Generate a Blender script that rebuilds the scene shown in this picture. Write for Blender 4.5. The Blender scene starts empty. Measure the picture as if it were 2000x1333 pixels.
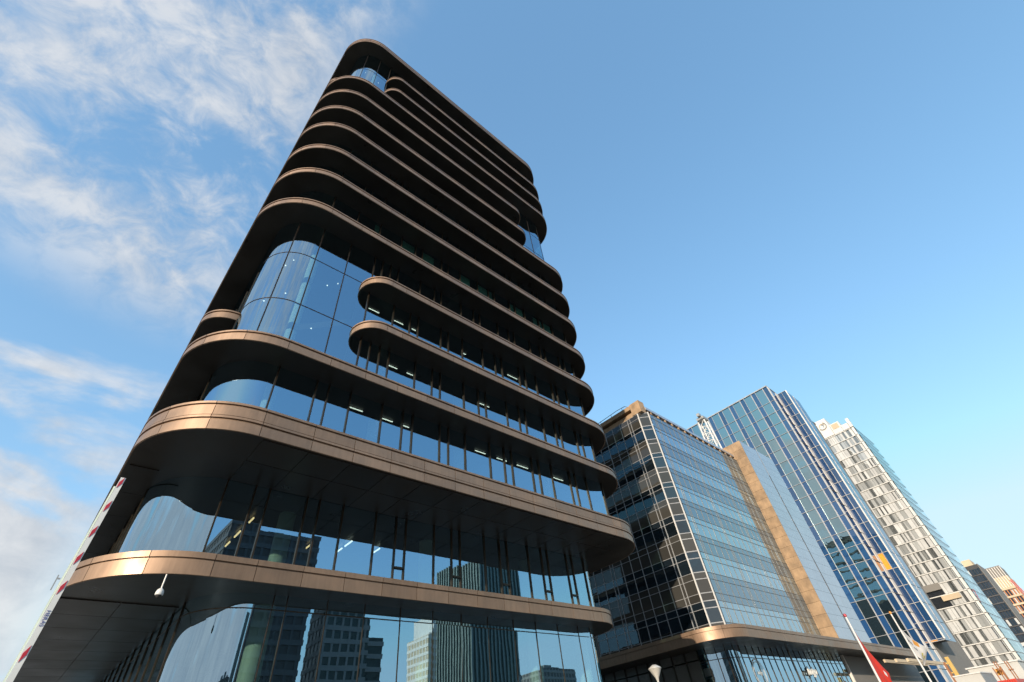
import bpy, bmesh, math, random
from mathutils import Vector, Matrix

random.seed(7)
sc = bpy.context.scene
COL = sc.collection
U = 1.6            # metres per layout unit
H = 1.65           # eye height of the photographer
R = math.radians

# ---------------------------------------------------------------- camera
cam = bpy.data.cameras.new('camera')
cam.lens = 16.0
cam.sensor_width = 36.0
cam.clip_start = 0.1
cam.clip_end = 6000
cam_o = bpy.data.objects.new('camera', cam)
COL.objects.link(cam_o)
right = Vector((0.74836789, -0.65589028, -0.09875951))
down = Vector((0.400451, 0.56547934, -0.72102157))
fwd = Vector((0.52875751, 0.50004105, 0.6858385))
cam_o.matrix_world = Matrix(((right.x, -down.x, -fwd.x, 0), (right.y, -down.y, -fwd.y, 0),
                             (right.z, -down.z, -fwd.z, H), (0, 0, 0, 1)))
sc.camera = cam_o

# ---------------------------------------------------------------- light, sky, exposure
SUN_EL = R(15.0)
SUN_H = Vector((-0.92, -0.39)).normalized()          # horizontal direction towards the sun
sun_dir = Vector((SUN_H.x * math.cos(SUN_EL), SUN_H.y * math.cos(SUN_EL), math.sin(SUN_EL)))
sun = bpy.data.lights.new('sun', 'SUN')
sun.energy = 2.3
sun.angle = R(0.5)
sun.color = (1.0, 0.84, 0.66)
sun_o = bpy.data.objects.new('sun', sun)
COL.objects.link(sun_o)
sun_o.rotation_euler = sun_dir.to_track_quat('Z', 'Y').to_euler()
sun_o.location = (-60, -60, 80)

world = bpy.data.worlds.new('World')
sc.world = world
world.use_nodes = True
nt = world.node_tree
nt.nodes.clear()
N = nt.nodes.new
L = nt.links.new
out = N('ShaderNodeOutputWorld')
bg = N('ShaderNodeBackground')
bg.inputs['Strength'].default_value = 0.15
sky = N('ShaderNodeTexSky')
sky.sky_type = 'NISHITA'
sky.sun_disc = False
sky.sun_elevation = SUN_EL
sky.sun_rotation = math.atan2(SUN_H.x, SUN_H.y)
sky.altitude = 0
sky.air_density = 1.15
sky.dust_density = 0.5
sky.ozone_density = 2.6
tc = N('ShaderNodeTexCoord')
sep = N('ShaderNodeSeparateXYZ')
L(tc.outputs['Generated'], sep.inputs[0])


def wmath(op, a, b=None, clamp=False):
    n = N('ShaderNodeMath')
    n.operation = op
    n.use_clamp = clamp
    for i, v in enumerate((a, b)):
        if v is None:
            continue
        if isinstance(v, (int, float)):
            n.inputs[i].default_value = v
        else:
            L(v, n.inputs[i])
    return n.outputs[0]


def wrange(v, a, b, c=0.0, d=1.0):
    n = N('ShaderNodeMapRange')
    n.interpolation_type = 'SMOOTHSTEP'
    L(v, n.inputs[0])
    for i, q in enumerate((a, b, c, d)):
        n.inputs[i + 1].default_value = q
    return n.outputs[0]


# western sky: a mottled high sheet, a clear gap, and a grey bank of cloud low down
def wnoise(scale, detail, rough, mapping, dist=0.0):
    mp = N('ShaderNodeMapping')
    mp.inputs['Rotation'].default_value = mapping[0]
    mp.inputs['Scale'].default_value = mapping[1]
    mp.inputs['Location'].default_value = mapping[2]
    L(tc.outputs['Generated'], mp.inputs[0])
    n = N('ShaderNodeTexNoise')
    n.inputs['Scale'].default_value = scale
    n.inputs['Detail'].default_value = detail
    n.inputs['Roughness'].default_value = rough
    n.inputs['Distortion'].default_value = dist
    L(mp.outputs[0], n.inputs['Vector'])
    return n.outputs[0]


HI = ((0, R(20), R(30)), (1.0, 1.35, 1.0), (0.3, 0.1, 0.0))
LO = ((0, 0, 0), (1.0, 1.0, 2.6), (1.7, 0.4, 0.2))
a1 = wnoise(3.2, 3, 0.5, HI, 0.3)
a2 = wnoise(15.0, 8, 0.62, HI, 0.4)
b1n = wnoise(3.4, 8, 0.55, LO, 0.3)
hi_d = wmath('ADD', wmath('MULTIPLY', a1, 0.62), wmath('MULTIPLY', a2, 0.52))
hi = wmath('MULTIPLY', wrange(hi_d, 0.42, 0.68), wrange(sep.outputs[2], 0.58, 0.70))
lo_d = wmath('ADD', b1n, wrange(sep.outputs[2], 0.56, 0.22, -0.06, 0.20))
lo = wmath('MULTIPLY', wrange(lo_d, 0.45, 0.62), wrange(sep.outputs[2], 0.60, 0.50))
side = wrange(sep.outputs[0], 0.10, -0.06)
mask = wmath('MULTIPLY', wmath('ADD', wmath('MULTIPLY', hi, 0.80), wmath('MULTIPLY', lo, 0.92)), side, True)
cr = N('ShaderNodeValToRGB')
cr.color_ramp.elements[0].color = (1.70, 1.82, 2.00, 1)
cr.color_ramp.elements[1].color = (2.50, 2.52, 2.55, 1)
cr.color_ramp.elements[0].position = 0.36
cr.color_ramp.elements[1].position = 0.60
L(wmath('ADD', wmath('MULTIPLY', a2, 0.6), wmath('MULTIPLY', b1n, 0.4)), cr.inputs[0])
mixc = N('ShaderNodeMix')
mixc.data_type = 'RGBA'
L(mask, mixc.inputs[0])
gam = N('ShaderNodeGamma')                   # the camera's soft tone curve on the clear sky
gam.inputs[1].default_value = 0.60
L(sky.outputs[0], gam.inputs[0])
hs = N('ShaderNodeHueSaturation')
hs.inputs['Saturation'].default_value = 1.40
hs.inputs['Value'].default_value = 1.57
L(gam.outputs[0], hs.inputs['Color'])
cap = N('ShaderNodeMix')                     # shoulder of the tone curve: bright haze never burns out
cap.data_type = 'RGBA'
cap.blend_type = 'DARKEN'
cap.inputs[0].default_value = 0.85
L(hs.outputs[0], cap.inputs[6])
cap.inputs[7].default_value = (2.05, 2.72, 3.08, 1)
L(cap.outputs[2], mixc.inputs[6])
L(cr.outputs[0], mixc.inputs[7])
L(mixc.outputs[2], bg.inputs['Color'])
L(bg.outputs[0], out.inputs[0])

vs = sc.view_settings
vs.view_transform = 'Standard'
vs.look = 'None'
vs.exposure = 1.1
vs.gamma = 1.0
vs.use_curve_mapping = False
sc.cycles.max_bounces = 8
sc.cycles.transparent_max_bounces = 24
sc.cycles.glossy_bounces = 5
sc.cycles.caustics_reflective = False
sc.cycles.caustics_refractive = False
sc.cycles.sample_clamp_indirect = 4.0

# ---------------------------------------------------------------- materials
MATS = {}


def new_mat(name):
    m = bpy.data.materials.new(name)
    m.use_nodes = True
    m.node_tree.nodes.clear()
    MATS[name] = m
    return m, m.node_tree


def pmat(name, color, rough=0.5, metal=0.0, scale=1.5, amt=0.12, bump=0.0, bscale=40, spec=0.5, obj_var=0.0, emit=None, aniso=0.0, streak=0.0):
    """Principled surface with large-scale soiling, fine grain and per-piece variation."""
    m, t = new_mat(name)
    n = t.nodes.new
    l = t.links.new
    o = n('ShaderNodeOutputMaterial')
    p = n('ShaderNodeBsdfPrincipled')
    l(p.outputs[0], o.inputs[0])
    g = n('ShaderNodeNewGeometry')
    a = n('ShaderNodeTexNoise')
    a.inputs['Scale'].default_value = scale
    a.inputs['Detail'].default_value = 6
    l(g.outputs['Position'], a.inputs['Vector'])
    oi = n('ShaderNodeObjectInfo')
    mr = n('ShaderNodeMapRange')
    l(a.outputs[0], mr.inputs[0])
    for i, q in enumerate((0.25, 0.75, 1 - amt, 1 + amt)):
        mr.inputs[i + 1].default_value = q
    mv = n('ShaderNodeMapRange')
    l(oi.outputs['Random'], mv.inputs[0])
    for i, q in enumerate((0, 1, 1 - obj_var, 1 + obj_var)):
        mv.inputs[i + 1].default_value = q
    mu = n('ShaderNodeMath')
    mu.operation = 'MULTIPLY'
    l(mr.outputs[0], mu.inputs[0])
    l(mv.outputs[0], mu.inputs[1])
    if streak:                                  # rain streaks and wipe marks, long in Z
        mpn = n('ShaderNodeMapping')
        mpn.inputs['Scale'].default_value = (7.0, 7.0, 0.7)
        l(g.outputs['Position'], mpn.inputs[0])
        sn = n('ShaderNodeTexNoise')
        sn.inputs['Scale'].default_value = 1.0
        sn.inputs['Detail'].default_value = 5
        sn.inputs['Roughness'].default_value = 0.7
        l(mpn.outputs[0], sn.inputs['Vector'])
        ms = n('ShaderNodeMapRange')
        l(sn.outputs[0], ms.inputs[0])
        for i, q in enumerate((0.3, 0.7, 1 - streak, 1 + streak)):
            ms.inputs[i + 1].default_value = q
        mu2 = n('ShaderNodeMath')
        mu2.operation = 'MULTIPLY'
        l(mu.outputs[0], mu2.inputs[0])
        l(ms.outputs[0], mu2.inputs[1])
        mu = mu2
    hsv = n('ShaderNodeHueSaturation')
    hsv.inputs['Color'].default_value = (*color, 1)
    l(mu.outputs[0], hsv.inputs['Value'])
    l(hsv.outputs[0], p.inputs['Base Color'])
    rr_ = n('ShaderNodeMapRange')
    l(a.outputs[0], rr_.inputs[0])
    for i, q in enumerate((0.3, 0.7, max(0.02, rough * 0.8), min(1, rough * 1.2))):
        rr_.inputs[i + 1].default_value = q
    l(rr_.outputs[0], p.inputs['Roughness'])
    p.inputs['Metallic'].default_value = metal
    p.inputs['Specular IOR Level'].default_value = spec
    if aniso:
        p.inputs['Anisotropic'].default_value = aniso
    if bump:
        b = n('ShaderNodeTexNoise')
        b.inputs['Scale'].default_value = bscale
        b.inputs['Detail'].default_value = 4
        l(g.outputs['Position'], b.inputs['Vector'])
        bm_ = n('ShaderNodeBump')
        bm_.inputs['Strength'].default_value = bump
        bm_.inputs['Distance'].default_value = 0.02
        l(b.outputs[0], bm_.inputs['Height'])
        l(bm_.outputs[0], p.inputs['Normal'])
    if emit:
        p.inputs['Emission Color'].default_value = (*emit[:3], 1)
        p.inputs['Emission Strength'].default_value = emit[3]
    return m


def glass_mat(name, refl, tint, rcol=(0.92, 0.97, 1.0), wav=0.02, wscale=0.5, obj_var=0.0, opaque=None):
    """Coated facade glass: one reflecting coating on the outer side, tinted view through.
    opaque = colour of a backing panel instead of a view through."""
    m, t = new_mat(name)
    n = t.nodes.new
    l = t.links.new
    o = n('ShaderNodeOutputMaterial')
    g = n('ShaderNodeNewGeometry')
    gl = n('ShaderNodeBsdfGlossy')
    gl.inputs['Roughness'].default_value = 0.0
    gl.inputs['Color'].default_value = (*rcol, 1)
    noi = n('ShaderNodeTexNoise')
    noi.inputs['Scale'].default_value = wscale
    noi.inputs['Detail'].default_value = 2
    l(g.outputs['Position'], noi.inputs['Vector'])
    bm_ = n('ShaderNodeBump')
    bm_.inputs['Strength'].default_value = 1.0
    bm_.inputs['Distance'].default_value = wav
    l(noi.outputs[0], bm_.inputs['Height'])
    l(bm_.outputs[0], gl.inputs['Normal'])
    if opaque:
        tr = n('ShaderNodeBsdfDiffuse')
        tr.inputs['Color'].default_value = (*opaque, 1)
        if obj_var:
            oi = n('ShaderNodeObjectInfo')
            mv = n('ShaderNodeMapRange')
            l(oi.outputs['Random'], mv.inputs[0])
            for i, q in enumerate((0, 1, 1 - obj_var, 1 + obj_var)):
                mv.inputs[i + 1].default_value = q
            hsv = n('ShaderNodeHueSaturation')
            hsv.inputs['Color'].default_value = (*opaque, 1)
            l(mv.outputs[0], hsv.inputs['Value'])
            l(hsv.outputs[0], tr.inputs['Color'])
    else:
        tr = n('ShaderNodeBsdfTransparent')
        tr.inputs['Color'].default_value = (*tint, 1)
    lw = n('ShaderNodeLayerWeight')
    lw.inputs['Blend'].default_value = 0.35
    mr = n('ShaderNodeMapRange')
    l(lw.outputs['Facing'], mr.inputs[0])
    for i, q in enumerate((0.0, 1.0, refl, 0.95)):
        mr.inputs[i + 1].default_value = q
    pw = n('ShaderNodeMath')
    pw.operation = 'POWER'
    l(lw.outputs['Facing'], pw.inputs[0])
    pw.inputs[1].default_value = 2.5
    l(pw.outputs[0], mr.inputs[0])
    fac = mr.outputs[0]
    if not opaque:
        inv = n('ShaderNodeMath')
        inv.operation = 'SUBTRACT'
        inv.inputs[0].default_value = 1.0
        l(g.outputs['Backfacing'], inv.inputs[1])
        mu = n('ShaderNodeMath')
        mu.operation = 'MULTIPLY'
        l(fac, mu.inputs[0])
        l(inv.outputs[0], mu.inputs[1])
        fac = mu.outputs[0]
    mx = n('ShaderNodeMixShader')
    l(fac, mx.inputs[0])
    l(tr.outputs[0], mx.inputs[1])
    l(gl.outputs[0], mx.inputs[2])
    l(mx.outputs[0], o.inputs[0])
    return m


def emat(name, color, strength):
    m, t = new_mat(name)
    o = t.nodes.new('ShaderNodeOutputMaterial')
    e = t.nodes.new('ShaderNodeEmission')
    e.inputs[0].default_value = (*color, 1)
    e.inputs[1].default_value = strength
    t.links.new(e.outputs[0], o.inputs[0])
    return m


pmat('bronze', (0.318, 0.213, 0.143), 0.46, 0.5, 0.9, 0.14, 0.04, 60, obj_var=0.10, streak=0.12)
pmat('bronze_dark', (0.055, 0.040, 0.030), 0.38, 0.6, 1.2, 0.15)
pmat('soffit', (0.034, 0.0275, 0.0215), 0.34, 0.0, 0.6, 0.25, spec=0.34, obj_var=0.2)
pmat('mullion', (0.075, 0.054, 0.036), 0.38, 0.75, 2.0, 0.12)
pmat('interior_dark', (0.05, 0.05, 0.05), 0.7, 0.0, 0.8, 0.2)
pmat('blind', (0.25, 0.62, 0.50), 0.7, 0.0, 1.0, 0.15, obj_var=0.3)
pmat('core', (0.07, 0.07, 0.068), 0.8, 0.0, 0.7, 0.2)
pmat('concrete_white', (0.78, 0.79, 0.75), 0.55, 0.0, 1.0, 0.08)
glass_mat('tower_glass', 0.52, (0.74, 0.88, 0.84), (0.54, 0.81, 1.0), 0.0022, 0.35)
glass_mat('curved_glass', 0.50, (0.74, 0.88, 0.84), (0.58, 0.82, 1.0), 0.003, 0.6)
emat('lamp_white', (1.0, 0.90, 0.84), 1.15)
emat('lamp_warm', (1.0, 0.62, 0.32), 1.2)
pmat('white_metal', (0.72, 0.72, 0.70), 0.4, 0.0, 3.0, 0.05)
pmat('white_line', (0.66, 0.64, 0.60), 0.4, 0.3, 1.0, 0.10)
pmat('front_line', (0.20, 0.205, 0.20), 0.45, 0.2, 1.0, 0.12)  # grid bars darkened by colour to tone down sun on the street front
pmat('grid_line', (0.42, 0.43, 0.44), 0.4, 0.3, 1.0, 0.12)
pmat('spandrel_grey', (0.16, 0.155, 0.14), 0.25, 0.0, 1.0, 0.12, obj_var=0.16)
glass_mat('b2_spandrel_shaded', 0.06, None, (0.95, 0.95, 0.95), 0.004, 0.6, 0.22, opaque=(0.052, 0.051, 0.046))  # side face: base darkened to paint in the bronze tower's shade
glass_mat('b2_glass_shaded', 0.11, None, (0.82, 0.93, 1.0), 0.008, 0.6, 0.5, opaque=(0.010, 0.016, 0.022))  # side panes: base and mirror dimmed for the dark tower opposite them
glass_mat('b2_front_glass', 0.42, None, (0.80, 0.93, 1.0), 0.003, 0.5, 0.2, opaque=(0.05, 0.08, 0.11))  # street front copy: bluer, brighter base paints in reflected sky
glass_mat('b2_front_spandrel', 0.22, None, (0.72, 0.84, 0.92), 0.003, 0.5, 0.2, opaque=(0.07, 0.10, 0.13))  # spandrel base shifted to blue for sky on the street front
pmat('stone', (0.40, 0.275, 0.165), 0.75, 0.0, 1.3, 0.34, 0.15, 25, obj_var=0.14, streak=0.10)
pmat('panel_grey', (0.42, 0.47, 0.54), 0.22, 0.35, 0.8, 0.08, obj_var=0.04)  # on the pier front this tone stands in for reflected sky
pmat('dark_joint', (0.02, 0.02, 0.02), 0.6)
glass_mat('blue_glass', 0.46, None, (0.66, 0.90, 0.95), 0.012, 0.35, 0.5, opaque=(0.020, 0.034, 0.042))
glass_mat('blue_panel', 0.10, None, (0.9, 0.95, 1.0), 0.006, 0.5, 0.18, opaque=(0.020, 0.072, 0.185))
glass_mat('navy_panel', 0.10, None, (0.9, 0.95, 1.0), 0.006, 0.5, 0.2, opaque=(0.012, 0.046, 0.135))
pmat('cream_stone', (0.80, 0.76, 0.70), 0.7, 0.0, 1.0, 0.10, obj_var=0.06)
pmat('orange_panel', (0.80, 0.33, 0.03), 0.4, 0.0, 2.0, 0.08)
pmat('white_stone', (0.70, 0.70, 0.67), 0.6, 0.0, 0.7, 0.08, obj_var=0.05)
pmat('white_panel', (0.54, 0.555, 0.55), 0.45, 0.0, 0.7, 0.10, obj_var=0.14)
glass_mat('white_glass', 0.30, None, (0.9, 0.95, 0.95), 0.01, 0.4, 0.5, opaque=(0.15, 0.16, 0.16))
glass_mat('pale_glass', 0.22, None, (0.92, 0.97, 0.97), 0.01, 0.4, 0.2, opaque=(0.40, 0.42, 0.42))
glass_mat('balcony_glass', 0.10, (0.80, 0.90, 0.90), (0.9, 0.97, 1.0), 0.004, 0.4)
pmat('dark_facade', (0.060, 0.062, 0.066), 0.4, 0.0, 0.4, 0.15, obj_var=0.3)
glass_mat('dark_glass', 0.25, None, (0.9, 0.95, 1.0), 0.01, 0.4, 0.5, opaque=(0.020, 0.022, 0.028))
pmat('grey_wall', (0.24, 0.23, 0.21), 0.8, 0.0, 0.3, 0.12)
pmat('brick_orange', (0.52, 0.23, 0.10), 0.8, 0.0, 0.4, 0.15, obj_var=0.1)
pmat('sand_stone', (0.62, 0.50, 0.34), 0.7, 0.0, 0.4, 0.12, obj_var=0.08)
pmat('green_facade', (0.040, 0.070, 0.066), 0.3, 0.2, 0.4, 0.2)
pmat('green_fin', (0.17, 0.22, 0.21), 0.45, 0.2, 0.4, 0.15)
pmat('stripe_facade', (0.030, 0.048, 0.046), 0.3, 0.1, 0.4, 0.2)
pmat('stripe_band', (0.20, 0.21, 0.20), 0.5, 0.0, 0.4, 0.12)
pmat('asphalt', (0.050, 0.050, 0.052), 0.9, 0.0, 0.8, 0.25, 0.3, 60)
pmat('paving', (0.24, 0.225, 0.20), 0.85, 0.0, 0.6, 0.18, 0.2, 30)
pmat('kerb', (0.34, 0.33, 0.31), 0.8, 0.0, 2.0, 0.12)
pmat('road_paint', (0.75, 0.75, 0.72), 0.7, 0.0, 3.0, 0.15)
pmat('white_paint', (0.76, 0.78, 0.76), 0.35, 0.0, 3.0, 0.06)
pmat('skirt', (0.62, 0.72, 0.64), 0.5, 0.0, 3.0, 0.05)
pmat('red_sticker', (0.48, 0.03, 0.05), 0.35, 0.0, 3.0, 0.06)
pmat('blue_ink', (0.02, 0.05, 0.28), 0.4)
pmat('black_rubber', (0.02, 0.02, 0.02), 0.6)
pmat('red_cloth', (0.72, 0.045, 0.022), 0.8, 0.0, 3.0, 0.08, 0.1, 90)
pmat('white_cloth', (0.84, 0.78, 0.70), 0.85, 0.0, 3.0, 0.06, 0.1, 90)
pmat('orange_ink', (0.80, 0.34, 0.04), 0.8)
pmat('olive_ink', (0.62, 0.52, 0.10), 0.8)
pmat('dark_ink', (0.06, 0.06, 0.08), 0.8)
pmat('lamp_cone', (0.62, 0.60, 0.54), 0.3, 0.1, 6.0, 0.10)
pmat('galvanised', (0.50, 0.50, 0.48), 0.45, 0.6, 4.0, 0.12)
pmat('cabin_paint', (0.55, 0.56, 0.54), 0.5, 0.0, 1.0, 0.08)
pmat('cabin_grey', (0.30, 0.32, 0.33), 0.5, 0.0, 1.0, 0.08)
pmat('container_red', (0.60, 0.05, 0.03), 0.45, 0.0, 1.5, 0.10)
pmat('scaffold_wood', (0.34, 0.15, 0.07), 0.8, 0.0, 5.0, 0.2)
pmat('yellow_steel', (0.62, 0.42, 0.13), 0.5, 0.2, 3.0, 0.1)
pmat('crane_red', (0.60, 0.04, 0.05), 0.45, 0.0, 1.5, 0.06)
pmat('crane_white', (0.82, 0.82, 0.79), 0.45, 0.1, 1.5, 0.08)

# ---------------------------------------------------------------- helpers
ORIGIN = {}


def V(x, y, z):
    return Vector((x * U, y * U, z * U + H))


def link(o, parent, wloc):
    """wloc = world location; parents are never rotated or scaled."""
    COL.objects.link(o)
    ORIGIN[o] = Vector(wloc)
    if parent is not None:
        o.parent = parent
        o.location = Vector(wloc) - ORIGIN[parent]
    else:
        o.location = wloc
    return o


def tag(o, label=None, cat=None, group=None, kind=None):
    if label:
        o['label'] = label
    if cat:
        o['category'] = cat
    if group:
        o['group'] = group
    if kind:
        o['kind'] = kind
    return o


def thing(name, label, cat, base, group=None):
    o = bpy.data.objects.new(name, None)
    o.empty_display_size = 0.5
    link(o, None, V(*base))
    return tag(o, label, cat, group)


UNIT = {}


def unit_box(mat):
    if mat not in UNIT:
        me = bpy.data.meshes.new('box_' + mat)
        v = [(x, y, z) for x in (-.5, .5) for y in (-.5, .5) for z in (-.5, .5)]
        f = [(0, 1, 3, 2), (4, 6, 7, 5), (0, 4, 5, 1), (2, 3, 7, 6), (0, 2, 6, 4), (1, 5, 7, 3)]
        me.from_pydata(v, [], f)
        me.materials.append(MATS[mat])
        UNIT[mat] = me
    return UNIT[mat]


def box(name, mat, parent, x0, x1, y0, y1, z0, z1, rot=None):
    """A box piece in layout units that shares one mesh per material."""
    o = bpy.data.objects.new(name, unit_box(mat))
    c = V((x0 + x1) / 2, (y0 + y1) / 2, (z0 + z1) / 2)
    o.scale = ((x1 - x0) * U, (y1 - y0) * U, (z1 - z0) * U)
    if rot:
        o.rotation_euler = rot
    return link(o, parent, c)


class MB:
    """Collects geometry in layout units; build() links it as ONE mesh object."""

    def __init__(self):
        self.v = []
        self.f = []

    def add(self, vs, fs):
        b = len(self.v)
        self.v += vs
        self.f += [tuple(i + b for i in f) for f in fs]

    def box(self, x0, x1, y0, y1, z0, z1):
        v = [(x, y, z) for x in (x0, x1) for y in (y0, y1) for z in (z0, z1)]
        self.add(v, [(0, 1, 3, 2), (4, 6, 7, 5), (0, 4, 5, 1), (2, 3, 7, 6), (0, 2, 6, 4), (1, 5, 7, 3)])

    def bar(self, p, q, w, d=None):
        d = d or w
        p = Vector(p)
        q = Vector(q)
        t = (q - p).normalized()
        a = t.cross(Vector((0, 0, 1)))
        if a.length < 1e-4:
            a = Vector((1, 0, 0))
        a.normalize()
        b = t.cross(a)
        v = []
        for c in (p, q):
            for s1, s2 in ((-1, -1), (1, -1), (1, 1), (-1, 1)):
                v.append(tuple(c + a * s1 * w / 2 + b * s2 * d / 2))
        self.add(v, [(3, 2, 1, 0), (4, 5, 6, 7), (0, 1, 5, 4), (1, 2, 6, 5), (2, 3, 7, 6), (3, 0, 4, 7)])

    def lathe(self, cx, cy, prof, seg=20):
        """prof = [(r, z)] from bottom to top."""
        v = []
        f = []
        n = len(prof)
        for i in range(seg):
            a = 2 * math.pi * i / seg
            for r, z in prof:
                v.append((cx + r * math.cos(a), cy + r * math.sin(a), z))
        for i in range(seg):
            j = (i + 1) % seg
            for k in range(n - 1):
                f.append((i * n + k, j * n + k, j * n + k + 1, i * n + k + 1))
        f.append(tuple(i * n for i in reversed(range(seg))))
        f.append(tuple(i * n + n - 1 for i in range(seg)))
        self.add(v, f)

    def sweep(self, pts, prof):
        """pts = [(x, y, nx, ny)], prof = closed [(offset, z)] counter-clockwise seen along the path."""
        n = len(prof)
        v = []
        f = []
        for x, y, nx, ny in pts:
            for o, z in prof:
                v.append((x + nx * o, y + ny * o, z))
        for i in range(len(pts) - 1):
            for k in range(n):
                k2 = (k + 1) % n
                f.append((i * n + k, (i + 1) * n + k, (i + 1) * n + k2, i * n + k2))
        f.append(tuple(range(n)))
        f.append(tuple((len(pts) - 1) * n + k for k in reversed(range(n))))
        self.add(v, f)

    def plate(self, poly, z0, z1):
        n = len(poly)
        v = [(x, y, z0) for x, y in poly] + [(x, y, z1) for x, y in poly]
        f = [tuple(reversed(range(n))), tuple(range(n, 2 * n))]
        for i in range(n):
            j = (i + 1) % n
            f.append((i, j, n + j, n + i))
        self.add(v, f)

    def build(self, name, mat, parent=None, org=(0, 0, 0), smooth=False, tri=False):
        me = bpy.data.meshes.new(name)
        ox, oy, oz = org
        me.from_pydata([((x - ox) * U, (y - oy) * U, (z - oz) * U) for x, y, z in self.v], [], self.f)
        if tri:
            bm = bmesh.new()
            bm.from_mesh(me)
            bmesh.ops.triangulate(bm, faces=[f for f in bm.faces if len(f.verts) > 4], ngon_method='EAR_CLIP')
            bm.to_mesh(me)
            bm.free()
        me.materials.append(MATS[mat])
        if smooth:
            for p in me.polygons:
                p.use_smooth = True
            me.set_sharp_from_angle(angle=R(35))
        o = bpy.data.objects.new(name, me)
        return link(o, parent, V(*org))


class Path:
    """2D path of straight runs and left-turning arcs; outward normal lies to the right of travel."""

    def __init__(self, segs):
        self.segs = []
        s = 0.0
        for g in segs:
            ln = math.dist(g[1], g[2]) if g[0] == 'L' else g[2] * (g[4] - g[3])
            self.segs.append((s, s + ln, g))
            s += ln
        self.len = s

    def at(self, s):
        for a, b, g in self.segs:
            if s <= b + 1e-9:
                break
        t = min(max(s - a, 0), b - a)
        if g[0] == 'L':
            (x0, y0), (x1, y1) = g[1], g[2]
            k = t / (b - a)
            tx, ty = (x1 - x0) / (b - a), (y1 - y0) / (b - a)
            return (x0 + (x1 - x0) * k, y0 + (y1 - y0) * k, ty, -tx)
        (cx, cy), r, a0, a1 = g[1:]
        th = a0 + t / r
        return (cx + r * math.cos(th), cy + r * math.sin(th), math.cos(th), math.sin(th))

    def sub(self, s0, s1):
        st = [s0]
        for a, b, g in self.segs:
            if a > s0 + 1e-6 and a < s1 - 1e-6:
                st.append(a)
            if g[0] == 'A':
                k = max(2, int((g[4] - g[3]) / R(5)))
                for i in range(1, k):
                    q = a + (b - a) * i / k
                    if s0 + 1e-4 < q < s1 - 1e-4:
                        st.append(q)
        st.append(s1)
        st.sort()
        return [self.at(q) for q in st]


PI = math.pi


def round_rect(x0, x1, y0, y1, rl, rr_):
    """Loop: left side towards the street, front, right side, back."""
    rb = 1.0
    return Path([('L', (x0, y1 - rb), (x0, y0 + rl)), ('A', (x0 + rl, y0 + rl), rl, PI, 1.5 * PI),
                 ('L', (x0 + rl, y0), (x1 - rr_, y0)), ('A', (x1 - rr_, y0 + rr_), rr_, 1.5 * PI, 2 * PI),
                 ('L', (x1, y0 + rr_), (x1, y1 - rb)), ('A', (x1 - rb, y1 - rb), rb, 0, PI / 2),
                 ('L', (x1 - rb, y1), (x0 + rb, y1)), ('A', (x0 + rb, y1 - rb), rb, PI / 2, PI)])


# ---------------------------------------------------------------- ground, road, pavement
def sheet(name, mat, x0, x1, y0, y1, z, kind='structure'):
    me = bpy.data.meshes.new(name)
    me.from_pydata([(x0, y0, z), (x1, y0, z), (x1, y1, z), (x0, y1, z)], [], [(0, 1, 2, 3)])
    me.materials.append(MATS[mat])
    o = bpy.data.objects.new(name, me)
    link(o, None, (0, 0, 0))
    o['kind'] = kind
    return o


sheet('ground', 'paving', -2500, 2500, -2500, 2500, -0.02)
sheet('road', 'asphalt', -600, 900, -26, -8, 0.0)
for y0 in (-8.0, -26.3):
    o = box('kerb', 'kerb', None, -600 / U, 900 / U, y0 / U, (y0 + 0.3) / U, (-H) / U, (0.12 - H) / U)
    o['kind'] = 'structure'
for i in range(30):
    sheet('road_marking', 'road_paint', -60 + i * 8, -57 + i * 8, -17.1, -16.95, 0.004)

# ---------------------------------------------------------------- the bronze office tower
GZ = -H / U
tower = thing('office_tower', 'tall bronze banded office tower with rounded corners and wide dark soffits', 'office tower', (8.6, 20, GZ))

ZB = [(3.64, 4.10), (6.0, 6.73), (8.66, 9.0), (10.91, 11.25), (13.23, 13.57), (15.45, 15.79), (17.8, 18.14), (20.0, 20.34),
      (22.4, 22.74), (24.54, 24.88), (26.88, 27.22), (29.15, 29.49), (31.33, 31.67), (33.5, 33.84), (36.75, 37.42)]
X1, Y0, Y1 = 17.2, 10.0, 42.0
FULL = round_rect(0, X1, Y0, Y1, 2.0, 2.0)
LOW = round_rect(0, 16.85, 11.83, 41.0, 2.3, 1.6)


def left_short(nx, ny):
    n = 0.84
    return Path([('A', (nx + n, Y0 + n), n, PI, 1.5 * PI), ('L', (nx + n, Y0), (X1 - 2, Y0)), ('A', (X1 - 2, Y0 + 2), 2, 1.5 * PI, 2 * PI),
                 ('L', (X1, Y0 + 2), (X1, Y1 - 1)), ('A', (X1 - 1, Y1 - 1), 1, 0, PI / 2), ('L', (X1 - 1, Y1), (1, Y1)),
                 ('A', (1, Y1 - 1), 1, PI / 2, PI), ('L', (0, Y1 - 1), (0, ny + n)), ('A', (n, ny + n), n, PI, 1.5 * PI)])


def right_short(nx, ny):
    n = 0.84
    return Path([('A', (X1 - n, ny + n), n, 1.5 * PI, 2 * PI), ('L', (X1, ny + n), (X1, Y1 - 1)), ('A', (X1 - 1, Y1 - 1), 1, 0, PI / 2),
                 ('L', (X1 - 1, Y1), (1, Y1)), ('A', (1, Y1 - 1), 1, PI / 2, PI), ('L', (0, Y1 - 1), (0, Y0 + 2)),
                 ('A', (2, Y0 + 2), 2, PI, 1.5 * PI), ('L', (2, Y0), (nx - n, Y0)), ('A', (nx - n, Y0 + n), n, 1.5 * PI, 2 * PI)])


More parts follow.
